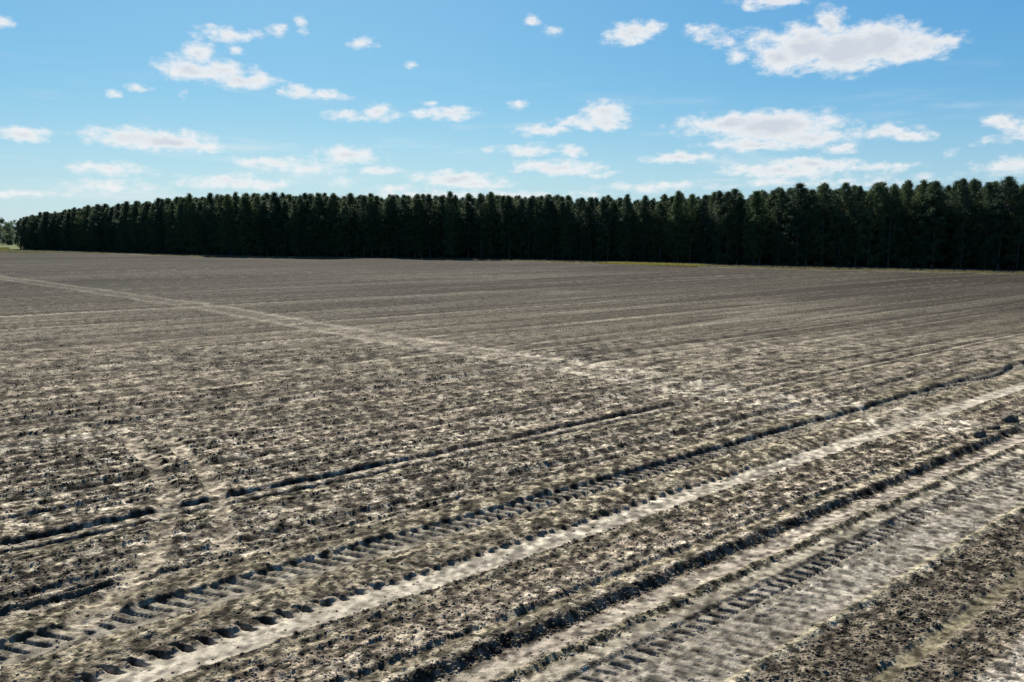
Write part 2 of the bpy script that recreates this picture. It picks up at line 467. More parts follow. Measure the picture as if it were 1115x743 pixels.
    lug(-1.218, -1.170, .4, .205, .45, .085, (.5 + .5 * clr) * (.45 + .8 * vnoise(t * 1.9, t * 0, 3)))
    lug(-1.180, -1.140, -.3, .205, .42, .07, (.25 + .75 * clr) * (.3 + .9 * vnoise(t * 1.4, t * 0, 4)))
    lug(-1.13, -1.0, .5, .205, .5, .016, 1.3 * vnoise(t * .8, s * 3, 8))
    # --- pale straw edge
    z += .04 * bump(q, -.972, .018); paint(np.array([.36, .33, .255]), .85 * band(q, -1.0, -.957, .010)); clod *= 1 - .6 * band(q, -.995, -.965, .008)
    # --- heavy dark clods with a smooth olive lane between
    heavy = band(q + 1.3 * e3, -.950, -.792, .010) + .75 * band(q + e3, -.735, -.64, .012)
    hv = vnoise(x * 5, y * 5, 3); clod += (1.0 + 2.2 * hv) * heavy; paint(DARK, .62 * heavy * (.5 + .7 * vnoise(x * 2.1, y * 2.1, 7)))
    lane = band(q, -.785, -.742, .010)
    paint(OLIVE, .75 * lane); z -= .03 * lane; clod *= 1 - .7 * lane; calm = np.maximum(calm, .6 * lane)
    paint(np.array([.36, .33, .29]), .9 * band(q, -.625, -.48, .012)); clod *= 1 - .8 * band(q, -.62, -.48, .01)
    nearz = ss(q, -.48, -.45)
    clod += 1.2 * nearz * ss(st2, -.1, .3); paint(DARK, .3 * nearz)

    # --- tracks that cross the rows
    dC, sC = dist_line(x, y, CROSS); sC = sC + .25 * rnoise(x, y, 3.0, 55) + .15 * rnoise(x, y, .8, 56)
    r_ = .9 + .4 * vnoise(x * .25, y * .25, 6)
    far = np.clip(y / 60, 1, 1.6)
    cw = (.80 * bump(sC, -.85, .30 * far) + .65 * bump(sC, .85, .26 * far) + .22 * bump(sC, 0, .8)) * (dC < 6) * (1 - .35 * ss(y, 28, 60)) * (.75 + .5 * vnoise(x * .8, y * .8, 2))
    paint(np.array([.45, .41, .345]), 1.0 * cw * np.clip(r_, 0, 1.1) * (1 + .5 * (1 - ss(y, 22, 36)))); clod *= 1 - .8 * np.clip(cw, 0, 1); z -= .04 * cw * fade(.5)
    paint(np.array([.42, .37, .30]),   .62 * turns * (.4 + .8 * vnoise(x * 2.3, y * 2.3, 12))); clod *= 1 - .7 * turns; calm = np.maximum(calm, .6 * turns)
    z *= 1 - .55 * turns; z += -.012 * turns + .014 * shoulder; clod += .5 * shoulder
    dd = band(q, -4.42, -4.33, .012) * band(t, 1.0, 4.2, .6)
    paint(SAND, .7 * dd); z += .02 * dd; clod *= 1 - .6 * dd

    z += rough * .058 * (1 - .80 * calm) * (1 - .15 * ss(y, 15, 50)) + lump * .08 * (1 - .9 * calm) + coarse

    # --- towards the wood: finer, darker, then a grassy margin
    dE, sE = dist_line(x, y, EDGE)
    for wl, sd_, am, along_ in ((.07, 39, 1.0, 1), (.13, 40, 1.15, 1), (.26, 41, .75, .8), (.5, 42, .45, .06), (.5, 46, .14, .9), (1.1, 43, .50, .04), (2.6, 44, .45, .03)):
        f_ = fade(wl) * ss(y, wl * 40, wl * 110)
        n1 = rnoise(s, t * along_, wl, sd_)
        col *= np.clip(1 + f_ * am * (2.4 * n1 - .05) * (1 - .5 * calm), .3, 1.8)[..., None]
    # soil colour gets darker towards the far side of the field
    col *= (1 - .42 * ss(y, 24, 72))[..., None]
    marg = 1 - ss(dE, 8.5, 11.0 + 2.5 * rnoise(x, y, 6, 33))
    paint(np.array([.20, .21, .14]), .7 * marg)
    paint(np.array([.15, .18, .08]), ss(y, 318, 332))
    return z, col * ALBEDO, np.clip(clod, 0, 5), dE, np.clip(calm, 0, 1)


def build_field():
    h = CAM_H
    near = [0, 1, 2, 3, 4, 5]
    k = np.linspace(1 / 5.5, 1 / 430, 830)
    ys = np.concatenate([near, 1 / k, [470, 520, 640, 800, 1000, 1400, 2000, 3000]])
    side = np.array([.82, .86, .92, 1.0, 1.15, 1.4, 1.8, 2.5, 4.0])
    us = np.concatenate([-side[::-1], np.linspace(-.8, .8, 1500), side])
    U, Y = np.meshgrid(us, ys)
    X = U * (Y + 3)
    dx = np.gradient(us)[None, :] * (Y + 3)
    dy = np.abs(np.gradient(ys))[:, None] + 0 * U
    spc = np.maximum(np.abs(dx), .45 * dy)
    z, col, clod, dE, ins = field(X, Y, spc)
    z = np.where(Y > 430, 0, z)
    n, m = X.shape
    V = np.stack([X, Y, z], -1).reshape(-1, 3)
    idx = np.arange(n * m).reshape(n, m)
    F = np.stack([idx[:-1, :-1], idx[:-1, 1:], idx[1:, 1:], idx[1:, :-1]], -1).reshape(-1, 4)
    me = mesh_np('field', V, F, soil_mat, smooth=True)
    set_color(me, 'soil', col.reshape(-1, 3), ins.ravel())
    return tag(link(bpy.data.objects.new('field', me)), kind='structure')


def soil_material(name, bump_strength=.48, crumbs=True):
    mt = bpy.data.materials.new(name)
    mt.use_nodes = True
    N = Nodes(mt.node_tree)
    out = N.n('ShaderNodeOutputMaterial')
    bs = N.n('ShaderNodeBsdfPrincipled')
    bs.inputs['Roughness'].default_value = .95
    bs.inputs['Specular IOR Level'].default_value = .04
    vc = N.n('ShaderNodeVertexColor', layer_name='soil')
    loose = N.math('SUBTRACT', 1.0, N.math('MULTIPLY', vc.outputs[1], .75)) if crumbs else .5
    obj = N.n('ShaderNodeTexCoord').outputs['Object']
    warp = N.vec('MULTIPLY_ADD', N.vec('SUBTRACT', N.noise(obj, 30, 2, .6).outputs['Color'], (.5, .5, .5)), (.05, .05, .05), obj)

    def cells(scale):
        v = N.n('ShaderNodeTexVoronoi', feature='F1')
        v.inputs['Scale'].default_value = scale
        N.put(v.inputs['Vector'], warp)
        sep = N.n('ShaderNodeSeparateColor')
        N.put(sep.inputs[0], v.outputs['Color'])
        return v.outputs['Distance'], sep.outputs[0]
    d1, r1 = cells(17)
    d2, r2 = cells(42)
    f = N.noise(obj, 60, 4, .75).outputs[0]
    g = N.noise(obj, 9, 5, .7).outputs[0]
    # crumbs of damp and dry soil side by side: cell tints, crust patches and grain
    tint = N.math('ADD', N.math('MULTIPLY', N.math('SUBTRACT', r1, .5), .5), N.math('MULTIPLY', N.math('SUBTRACT', r2, .5), .8))
    tint = N.math('ADD', tint, N.math('MULTIPLY', N.math('SUBTRACT', g, .5), .9))
    tint = N.math('MULTIPLY', tint, loose)
    # stronger random colour speckle on the far part of the field
    sy = N.n('ShaderNodeSeparateXYZ')
    N.put(sy.inputs[0], obj)
    far_speckle = N.math('MULTIPLY', N.math('SUBTRACT', N.noise(obj, 2.2, 6, .85).outputs[0], .5), N.math('MULTIPLY', N.smooth(sy.outputs[1], 22, 60), 3.4))
    tint = N.math('ADD', tint, far_speckle)
    gain = N.math('MAXIMUM', N.math('ADD', N.math('ADD', 1.0, tint), N.math('MULTIPLY', N.math('SUBTRACT', f, .5), 1.7)), .22)
    sc = N.n('ShaderNodeVectorMath', operation='SCALE')
    N.put(sc.inputs[0], vc.outputs[0])
    N.put(sc.inputs['Scale'], gain)
    N.put(bs.inputs['Base Color'], sc.outputs[0])
    hgt = N.math('MULTIPLY', N.math('ADD', N.math('MULTIPLY', d1, -1.6), N.math('MULTIPLY', d2, -.8)), loose)
    hgt = N.math('ADD', hgt, N.math('ADD', N.math('MULTIPLY', f, .35), N.math('MULTIPLY', g, .5)))
    b = N.n('ShaderNodeBump')
    b.inputs['Strength'].default_value = bump_strength
    b.inputs['Distance'].default_value = .035
    N.put(b.inputs['Height'], hgt)
    N.put(bs.inputs['Normal'], b.outputs[0])
    N.put(out.inputs[0], bs.outputs[0])
    return mt


soil_mat = soil_material('tilled_soil')
field_obj = build_field()


# ---------------------------------------------------------------- soil clods
def ico():
    p = (1 + 5 ** .5) / 2
    v = np.array([(-1, p, 0), (1, p, 0), (-1, -p, 0), (1, -p, 0), (0, -1, p), (0, 1, p), (0, -1, -p), (0, 1, -p), (p, 0, -1), (p, 0, 1), (-p, 0, -1), (-p, 0, 1)], float)
    f = np.array([(0, 11, 5), (0, 5, 1), (0, 1, 7), (0, 7, 10), (0, 10, 11), (1, 5, 9), (5, 11, 4), (11, 10, 2), (10, 7, 6), (7, 1, 8),
                  (3, 9, 4), (3, 4, 2), (3, 2, 6), (3, 6, 8), (3, 8, 9), (4, 9, 5), (2, 4, 11), (6, 2, 10), (8, 6, 7), (9, 8, 1)])
    return v / np.linalg.norm(v[0]), f


def ico2():
    v, f = ico()
    v = list(map(tuple, v)); cache = {}; nf = []

    def mid(a, b):
        key = (min(a, b), max(a, b))
        if key not in cache:
            m = (np.array(v[a]) + np.array(v[b])); m /= np.linalg.norm(m)
            v.append(tuple(m)); cache[key] = len(v) - 1
        return cache[key]
    for a, b, c in f:
        ab, bc, ca = mid(a, b), mid(b, c), mid(c, a)
        nf += [(a, ab, ca), (b, bc, ab), (c, ca, bc), (ab, bc, ca)]
    return np.array(v), np.array(nf)


def scatter_clods():
    allv, allf, allc = [], [], []
    base = 0
    # (y from, y to, tries per square metre, size range, subdivided?)
    for ya, yb, per, smin, smax, fine in ((5.0, 9.5, 2800, .005, .023, False), (9.5, 16, 1500, .007, .025, False), (16, 30, 560, .010, .026, False), (30, 60, 150, .013, .027, False), (60, 130, 18, .022, .036, False)):
        wid = lambda yy: 1.56 * (yy + 3)
        n = int(per * (yb - ya) * wid((ya + yb) / 2))
        y = ya + (yb - ya) * rng.random(n)
        keep = rng.random(n) < wid(y) / wid(yb)
        y = y[keep]
        x = (rng.random(len(y)) - .5) * wid(y)
        z, col, clod, dE, ins = field(x, y, np.full(x.shape, .02))
        keep = rng.random(len(y)) < clod / 5.0 * (1 - ss(y, 60, 128))
        x, y, z, col, clod = x[keep], y[keep], z[keep], col[keep], clod[keep]
        zz, _, _, _, _ = field(x, y, np.maximum(.0011 * (y + 3), .0001 * y * y))
        z = zz
        n = len(x)
        r = smin + (smax - smin) * rng.random(n) ** 3.2
        r *= .9 + .05 * clod
        bv, bf = ico2() if fine else ico()
        nv = len(bv)
        P = bv[None] * (1 + .85 * (rng.random((n, nv, 1)) - .5))
        P = P * (.72 + .56 * rng.random((n, 1, 3)))
        a = rng.random(n) * 6.283
        ca, sa = np.cos(a)[:, None], np.sin(a)[:, None]
        P = np.stack([P[..., 0] * ca - P[..., 1] * sa, P[..., 0] * sa + P[..., 1] * ca, P[..., 2]], -1)
        P[..., 2] *= .62
        P *= r[:, None, None]
        P += np.stack([x, y, z + r * .18], -1)[:, None]
        allv.append(P.reshape(-1, 3))
        allf.append((bf[None] + (np.arange(n) * nv)[:, None, None] + base).reshape(-1, 3))
        base += n * nv
        c = col * (.85 + .75 * rng.random((n, 1)))
        c = c + (DARK * .42 - c) * (.6 * rng.random((n, 1)) ** 3)
        allc.append(np.repeat(c, nv, 0))
    me = mesh_np('soil_clods', np.concatenate(allv), np.concatenate(allf), clod_mat, smooth=False)
    set_color(me, 'soil', np.concatenate(allc))
    print('clods', base)
    return tag(link(bpy.data.objects.new('soil_clods', me)), 'crumbs and clods of dark and pale soil strewn over the tilled field', 'soil clods', kind='stuff')


clod_mat = soil_material('clod_soil', .3, False)
scatter_clods()

# three big lumps at the right end of the deep furrow
LUMPS = [((10.02, 16.5), .15, 'long low dark soil lump ending the deep furrow, lowest of three', 1.6), ((10.75, 17.16), .11, 'small middle soil lump between two larger ones past the deep furrow', 1.15), ((11.6, 17.96), .19, 'largest dark soil lump, farthest out beyond the end of the deep furrow', 1.5)]
for (lx, ly), r, lab, st in LUMPS:
    v, f = ico2()
    me0 = mesh_np('soil_lump', v, f)
    n_ = 1 + .5 * (rng.random((len(v), 1)) - .5)
    P = v * n_ * np.array([r * st, r * .75, r * .62])
    a = R(90) - ROW_AZ
    P = np.stack([P[:, 0] * math.cos(a) - P[:, 1] * math.sin(a), P[:, 0] * math.sin(a) + P[:, 1] * math.cos(a), P[:, 2]], -1)
    me = mesh_np('soil_lump', P, f, clod_mat)
    set_color(me, 'soil', np.broadcast_to(SOIL * .30, (len(P), 3)) * (.7 + .6 * rng.random((len(P), 1))))
    o = link(bpy.data.objects.new('soil_lump', me))
    o.location = (lx, ly, .05)
    sd = o.modifiers.new('subdivision', 'SUBSURF'); sd.levels = sd.render_levels = 2
    tx = bpy.data.textures.get('lump_noise') or bpy.data.textures.new('lump_noise', 'CLOUDS')
    tx.noise_scale = .12
    dm = o.modifiers.new('roughen', 'DISPLACE'); dm.texture = tx; dm.strength = .09; dm.mid_level = .5
    tag(o, lab, 'soil lump', 'big soil lumps at the end of the furrow')


# ---------------------------------------------------------------- foliage materials
def leaf_material(name, rgb, vary=.5, trans=.25, rough=.7):
    mt = bpy.data.materials.new(name)
    mt.use_nodes = True
    N = Nodes(mt.node_tree)
    out = N.n('ShaderNodeOutputMaterial')
    obj = N.n('ShaderNodeTexCoord').outputs['Object']
    f = N.noise(obj, .9, 3, .6).outputs[0]
    rnd = N.n('ShaderNodeObjectInfo').outputs['Random']
    gain = N.math('MULTIPLY_ADD', f, 2 * vary, 1 - vary)
    gain = N.math('MULTIPLY', gain, N.math('MULTIPLY_ADD', rnd, .6, .7))
    hue = N.mix(rnd, (rgb[0], rgb[1], rgb[2], 1), (rgb[0] * 1.35, rgb[1] * 1.05, rgb[2] * .75, 1))
    sc = N.n('ShaderNodeVectorMath', operation='SCALE')
    N.put(sc.inputs[0], hue); N.put(sc.inputs['Scale'], gain)
    c = sc.outputs[0]
    bs = N.n('ShaderNodeBsdfPrincipled')
    bs.inputs['Roughness'].default_value = rough
    bs.inputs['Specular IOR Level'].default_value = .2
    N.put(bs.inputs['Base Color'], c)
    tr = N.n('ShaderNodeBsdfTranslucent')
    N.put(tr.inputs[0], c)
    mx = N.n('ShaderNodeMixShader')
    mx.inputs[0].default_value = trans
    N.put(mx.inputs[1], bs.outputs[0]); N.put(mx.inputs[2], tr.outputs[0])
    N.put(out.inputs[0], mx.outputs[0])
    return mt


def bark_material(name, a, b):
    mt = bpy.data.materials.new(name)
    mt.use_nodes = True
    N = Nodes(mt.node_tree)
    out = N.n('ShaderNodeOutputMaterial')
    bs = N.n('ShaderNodeBsdfPrincipled')
    bs.inputs['Roughness'].default_value = .9
    obj = N.n('ShaderNodeTexCoord').outputs['Object']
    st = N.vec('MULTIPLY', obj, (6, 6, 1.2))
    f = N.noise(st, 2.2, 5, .65).outputs[0]
    N.put(bs.inputs['Base Color'], N.mix(N.smooth(f, .35, .65), (*a, 1), (*b, 1)))
    N.put(out.inputs[0], bs.outputs[0])
    return mt


needle_mat = leaf_material('pine_needles', (.044, .080, .041), .45, .22)
pine_bark = bark_material('pine_bark', (.032, .026, .021), (.075, .062, .050))
hazed_leaf_mat = leaf_material('hazed_leaves', (.080, .130, .098), .35, .35)  # light green leaves, with the distance haze put into their colour
grey_bark = bark_material('grey_bark', (.16, .14, .12), (.28, .25, .22))


def tubes(paths, sides):
    """paths: list of (points (k,3), radii (k,)) -> verts, quads"""
    V, F = [], []
    base = 0
    for pts, rad in paths:
        pts = np.asarray(pts, float); k = len(pts)
        d = np.gradient(pts, axis=0)
        d /= np.linalg.norm(d, axis=1)[:, None] + 1e-9
        ref = np.where(np.abs(d[:, 2:3]) > .9, np.array([[1., 0, 0]]), np.array([[0, 0, 1.]]))
        u = np.cross(d, ref); u /= np.linalg.norm(u, axis=1)[:, None] + 1e-9
        w = np.cross(d, u)
        ang = np.arange(sides) * 2 * np.pi / sides
        ring = pts[:, None] + np.asarray(rad)[:, None, None] * (u[:, None] * np.cos(ang)[None, :, None] + w[:, None] * np.sin(ang)[None, :, None])
        V.append(ring.reshape(-1, 3))
        i = np.arange(k - 1)[:, None] * sides; j = np.arange(sides)[None]; jn = (j + 1) % sides
        F.append(np.stack([base + i + j, base + i + jn, base + i + sides + jn, base + i + sides + j], -1).reshape(-1, 4))
        base += k * sides
    return np.concatenate(V), np.concatenate(F)


def tufts(centers, axes, rad, n, length, width, g):
    """needle or leaf blades round each centre: thin triangles, pointing outwards along axes"""
    c = np.repeat(centers, n, 0); ax = np.repeat(axes, n, 0); r = np.repeat(rad, n)
    m = len(c)
    d = g.normal(size=(m, 3)); d /= np.linalg.norm(d, axis=1)[:, None]
    d = d + .55 * ax; d /= np.linalg.norm(d, axis=1)[:, None] + 1e-9
    p = c + g.normal(size=(m, 3)) * r[:, None] * .5
    s = np.cross(d, g.normal(size=(m, 3))); s /= np.linalg.norm(s, axis=1)[:, None] + 1e-9
    L = length * (.6 + .8 * g.random(m))[:, None]; wd = width * (.7 + .6 * g.random(m))[:, None]
    a = p - s * wd; b = p + s * wd; e = p + d * L
    V = np.stack([a, b, e], 1).reshape(-1, 3)
    F = np.arange(m * 3).reshape(-1, 3)
    return V, F


PINE_H = 13.0


def make_pine(seed):
    """meshes of one loblolly pine, 13 m high: tapered trunk with bare limbs, crown of needle tufts on whorls"""
    g = np.random.default_rng(seed)
    H = PINE_H
    kz = np.linspace(0, 1, 10)
    lean = g.normal(size=2) * .12
    bend = g.normal(size=2) * .10
    cx = lambda q: np.stack([lean[0] * q * q * 2 + bend[0] * np.sin(q * 5), lean[1] * q * q * 2 + bend[1] * np.sin(q * 4 + 1), q * H], -1)
    paths = [(cx(kz), .15 * (1 - kz) ** .8 + .012)]
    br = []; cc, ca, cr = [], [], []
    z = H * (.04 + .08 * g.random())
    wmax = 1.55 + .45 * g.random()
    zpk = .46 + .10 * g.random()
    off = g.random() * 6.28
    while z < H * .985:
        q = z / H
        if q < zpk:
            prof = .62 + .38 * (q / zpk)
        else:
            prof = (1 - ((q - zpk) / (1.02 - zpk)) ** .95) * .96 + .04
        nb = 4 if q > .9 else g.integers(4, 7)
        for b in range(nb):
            a = off + b * 6.283 / nb + g.normal() * .3
            L = wmax * prof * (.62 + .55 * g.random())
            if q < .40 and g.random() < (.42 - q):
                L *= .8
                bare = True
            else:
                bare = False
            up = (.12 + .75 * q * q) * (.6 + .8 * g.random()) - (.12 if q < .4 else 0)
            o = cx(np.array(q))
            tt = np.array([0, .35, .7, 1.0])
            pts = o + np.stack([np.cos(a) * L * tt, np.sin(a) * L * tt, L * up * tt + .22 * L * tt ** 2.2], -1)
            br.append((pts, np.array([.028, .02, .013, .006]) * (1.2 - .6 * q)))
            if bare:
                continue
            nc = 2 + int(L * 1.9)
            for j in range(nc):
                w = 1.0 if j == 0 else .34 + .66 * g.random()
                k = np.interp(w, tt, np.arange(4)); i = min(2, int(k)); fpt = pts[i] + (pts[i + 1] - pts[i]) * (k - i)
                sidev = np.array([-np.sin(a), np.cos(a), .2]) * g.normal() * .30 * L * w
                if j == 0: sidev *= .2
                c = fpt + sidev + np.array([0, 0, .06])
                cc.append(c)
                v = np.array([np.cos(a), np.sin(a), .75 + up]); ca.append(v / np.linalg.norm(v))
                cr.append(.20 + .10 * g.random())
        off += 1.1 + g.random()
        z += (.40 + .25 * g.random()) * (1.0 if q < .85 else .7)
    top = cx(np.array(1.0))
    for j in range(4):
        cc.append(top + np.array([0, 0, -.18 * j + .1])); ca.append(np.array([0, 0, 1.])); cr.append(.10 + .04 * j)
    tv, tf = tubes(paths, 7)
    bv, bf = tubes(br, 3)
    trunk = mesh_np('trunk', np.concatenate([tv, bv]), np.concatenate([tf, bf + len(tv)]), pine_bark, smooth=True)
    fv, ff = tufts(np.array(cc), np.array(ca), np.array(cr), 26, .30, .032, g)
    crown = mesh_np('crown', fv, ff, needle_mat)
    return trunk, crown


# ---------------------------------------------------------------- the pine wood
def along(pts, d):
    seg = np.hypot(*np.diff(pts, axis=0).T)
    cum = np.concatenate([[0], np.cumsum(seg)])
    d = np.clip(d, 0, cum[-1] - 1e-6)
    i = np.clip(np.searchsorted(cum, d, side='right') - 1, 0, len(seg) - 1)
    f = ((d - cum[i]) / seg[i])[:, None]
    tang = (pts[i + 1] - pts[i]) / seg[i][:, None]
    return pts[i] + (pts[i + 1] - pts[i]) * f, tang, cum[-1]


HX = [-40, 20, 45, 90, 150, 200, 250, 400, 557, 640, 700, 850, 1000, 1115, 1300]
HH = [12.2, 12.8, 14.2, 15.6, 15.6, 16.2, 15.7, 14.7, 13.7, 12.7, 12.2, 12.5, 12.6, 12.7, 12.7]


def px_of(x, y):
    return PX_W / 2 + PX_F * x / (y * math.cos(PITCH))


def wood_points(row, spacing, jitter):
    tot = along(EDGE, np.array([0.]))[2]
    d = np.arange(.3 + (row % 2) * spacing * .5, tot, spacing)
    d = d + rng.normal(size=len(d)) * jitter
    p, tg, _ = along(EDGE, d)
    # smooth the direction into the wood
    nrm = np.stack([-tg[:, 1] * -1, tg[:, 0] * -1], -1)
    nrm = np.where((nrm * p).sum(1, keepdims=True) < 0, -nrm, nrm)
    ref = np.array([.64, .77]); nrm = nrm * .5 + ref * .5
    nrm /= np.linalg.norm(nrm, axis=1)[:, None]
    off = 1.2 + row * 2.5 + rng.normal(size=len(d)) * .35
    return p + nrm * off[:, None], d


protos = [make_pine(100 + i) for i in range(7)]


def pine_height(x, y):
    return np.interp(px_of(x, y), HX, HH) * (.875 + .155 * rng.random())


SECTIONS = [(28, 'short pine at the low left tip of the wood, next to the pale far trees', 'short pine in second row at the low left tip of the wood, beside pale far trees'),
            (135, 'dark pine in the front row rising behind the grey-green grass strip near the left tip', 'second-row pine showing its top above the front row behind the left grass strip'),
            (290, 'tall dark front-row pine where the wood stands highest, left of the middle of the wood', 'second-row pine behind the tallest stretch of the wood on its left half'),
            (480, 'front-row pine in the even dark stretch under the row of small low clouds', 'second-row pine with its top above the even dark stretch under small low clouds'),
            (675, 'front-row pine in the lower dark stretch just left of the yellow-green grass', 'second-row pine behind the lower dark stretch left of the yellow-green grass'),
            (800, 'front-row pine standing right behind the yellow-green grass patch', 'second-row pine two trees deep behind the yellow-green grass patch'),
            (960, 'front-row pine under the broad grey-bottomed cloud, right of the yellow-green grass', 'second-row pine under the broad grey-bottomed cloud, right of the yellow-green grass'),
            (1300, 'large front-row pine in the nearest stretch of the wood, beside the photo\'s right border', 'second-row pine behind the nearest stretch of the wood, beside the right border')]
pines = []
for row in (0, 1):
    P, d = wood_points(row, 2.33, .55)
    for (x, y) in P:
        px = px_of(x, y)
        if px > 1122:
            continue
        pines.append((row, px, x, y))
pines.sort(key=lambda r: r[3])
extra = pines[300:]
pines = pines[:300]
left_tip = min(pines, key=lambda r: r[1])
first_of = {}
for i, rec in enumerate(pines):
    row, px, x, y = rec
    trunk_me, crown_me = protos[i % len(protos)]
    root = bpy.data.objects.new('pine_tree', None)
    root.empty_display_size = .5
    link(root)
    root.location = (x, y, -.05)
    hh = pine_height(x, y)
    if row == 1: hh *= .985
    zs = hh / PINE_H
    wsc = zs * (1.1 + .5 * random.random())
    root.scale = (wsc, wsc, zs)
    root.rotation_euler = (0, 0, random.random() * 6.283)
    for nm, me in (('trunk', trunk_me), ('crown', crown_me)):
        c = bpy.data.objects.new(nm, me)
        link(c, root)
        first_of.setdefault((i % len(protos), nm), c)
    lab = next(l[1 + row] for l in SECTIONS if px < l[0])
    if rec is left_tip:
        lab = 'outermost small pine closing the wood at its left tip, nearest the pale far trees'
    tag(root, lab, 'pine tree', 'pines along the edge of the wood')

# the rest of the wood, seen only as tops and dark depth behind the two outer rows
back = [(x, y) for _, _, x, y in extra]
for row in range(2, 18):
    P, d = wood_points(row, 2.45 if row < 6 else 2.9, .4)
    back += [tuple(p) for p in P]
for row in (0, 1):
    P, d = wood_points(row, 2.33, .3)
    back += [(x, y) for x, y in P if px_of(x, y) > 1124]
back = np.array(back)
pts_me = bpy.data.meshes.new('pine_wood')
pts_me.from_pydata([(x, y, -.05) for x, y in back], [], [])
rot = pts_me.attributes.new('turn', 'FLOAT_VECTOR', 'POINT')
rot.data.foreach_set('vector', np.stack([np.zeros(len(back)), np.zeros(len(back)), rng.random(len(back)) * 6.283], -1).astype(np.float32).ravel())
sca = pts_me.attributes.new('size', 'FLOAT_VECTOR', 'POINT')
hs = np.array([pine_height(x, y) for x, y in back]) / PINE_H
ws = hs * (1.0 + .4 * rng.random(len(back)))
sca.data.foreach_set('vector', np.stack([ws, ws, hs], -1).astype(np.float32).ravel())
wood = tag(link(bpy.data.objects.new('pine_wood', pts_me)), 'dark depth of the pine plantation behind its two outer rows', 'wood', kind='stuff')
ng = bpy.data.node_groups.new('pine_wood', 'GeometryNodeTree')
ng.interface.new_socket('Geometry', in_out='INPUT', socket_type='NodeSocketGeometry')
ng.interface.new_socket('Geometry', in_out='OUTPUT', socket_type='NodeSocketGeometry')
G = Nodes(ng)
gi, go = G.n('NodeGroupInput'), G.n('NodeGroupOutput')
g2i = G.n('GeometryNodeGeometryToInstance')
for i in range(len(protos)):
    j = G.n('GeometryNodeJoinGeometry')
    for nm in ('trunk', 'crown'):
        oi = G.n('GeometryNodeObjectInfo')
        oi.inputs['Object'].default_value = first_of[(i, nm)]
        oi.transform_space = 'ORIGINAL'
        ng.links.new(oi.outputs['Geometry'], j.inputs[0])
    ng.links.new(j.outputs[0], g2i.inputs[0])
iop = G.n('GeometryNodeInstanceOnPoints')
ng.links.new(gi.outputs[0], iop.inputs['Points'])
ng.links.new(g2i.outputs[0], iop.inputs['Instance'])
iop.inputs['Pick Instance'].default_value = True
at = G.n('GeometryNodeInputNamedAttribute', data_type='FLOAT_VECTOR'); at.inputs[0].default_value = 'turn'
ng.links.new(at.outputs[0], iop.inputs['Rotation'])
at2 = G.n('GeometryNodeInputNamedAttribute', data_type='FLOAT_VECTOR'); at2.inputs[0].default_value = 'size'
ng.links.new(at2.outputs[0], iop.inputs['Scale'])
ng.links.new(iop.outputs[0], go.inputs[0])
wood.modifiers.new('trees', 'NODES').node_group = ng

# low dark brush filling the foot of the wood
g_ = np.random.default_rng(77)
bc = []
for row in range(0, 12):
    P, d = wood_points(row, 1.3, .5)
    P = P + g_.normal(size=P.shape) * .5
    zt = .3 + 1.9 * g_.random(len(P)) ** 1.5
    for lev in range(3):
        bc.append(np.concatenate([P + g_.normal(size=P.shape) * .35, (zt * (lev + .4) / 3)[:, None]], 1))
bc = np.concatenate(bc)
bv_, bf_ = tufts(bc, np.tile(np.array([[0, 0, 1.]]), (len(bc), 1)), np.full(len(bc), .75), 16, .5, .09, g_)
tag(link(bpy.data.objects.new('undergrowth', mesh_np('undergrowth', bv_, bf_, leaf_material('brush_leaves', (.026, .042, .024), .4, .2)))), 'low dark brush filling the foot of the wood between the pine trunks', 'undergrowth', kind='stuff')

# needle litter under the wood, a low uneven sheet that dips under the field along its outer edge
litter_mat = bark_material('needle_litter', (.055, .045, .032), (.085, .068, .045))
tot = along(EDGE, np.array([0.]))[2]
dd = np.arange(0, tot, 2.0)
pe, tg, _ = along(EDGE, dd)
ref = np.array([.64, .77])
rowsv = []
for off, zz in ((-1.0, -.5), (.2, .06), (3, .22), (10, .25), (30, .25), (60, .25), (140, .25)):
    jit = rng.normal(size=len(dd)) * (.4 if off < 5 else 0)
    rowsv.append(np.concatenate([pe + ref * (off + jit)[:, None], np.full((len(dd), 1), zz) + rng.normal(size=(len(dd), 1)) * .03], 1))
V = np.stack(rowsv, 0)
n_, m_ = V.shape[:2]
idx = np.arange(n_ * m_).reshape(n_, m_)
F = np.stack([idx[:-1, :-1], idx[:-1, 1:], idx[1:, 1:], idx[1:, :-1]], -1).reshape(-1, 4)
tag(link(bpy.data.objects.new('forest_floor', mesh_np('forest_floor', V.reshape(-1, 3), F, litter_mat, True))), kind='structure')


# ---------------------------------------------------------------- grass at the field margin
def grass_object(name, label, xy, hgt, rgb, blades=14, width=.03):
    mt = leaf_material(name, rgb, .3, .4)
    n = len(xy)
    c = np.repeat(np.concatenate([xy, np.zeros((n, 1))], 1), blades, 0)
    m = len(c)
    c[:, :2] += rng.normal(size=(m, 2)) * .16
    a = rng.random(m) * 6.283
    hh = hgt * (.4 + .9 * rng.random(m))
    ln = rng.normal(size=(m, 2)) * .4 * hh[:, None]
    sv = np.stack([np.cos(a), np.sin(a), 0 * a], -1) * width * (.6 + .8 * rng.random((m, 1)))
    tip = c + np.concatenate([ln, hh[:, None]], 1)
    V = np.stack([c - sv, c + sv, tip], 1).reshape(-1, 3)
    me = mesh_np(name, V, np.arange(m * 3).reshape(-1, 3), mt)
    return tag(link(bpy.data.objects.new(name, me)), label, 'grass', kind='stuff')


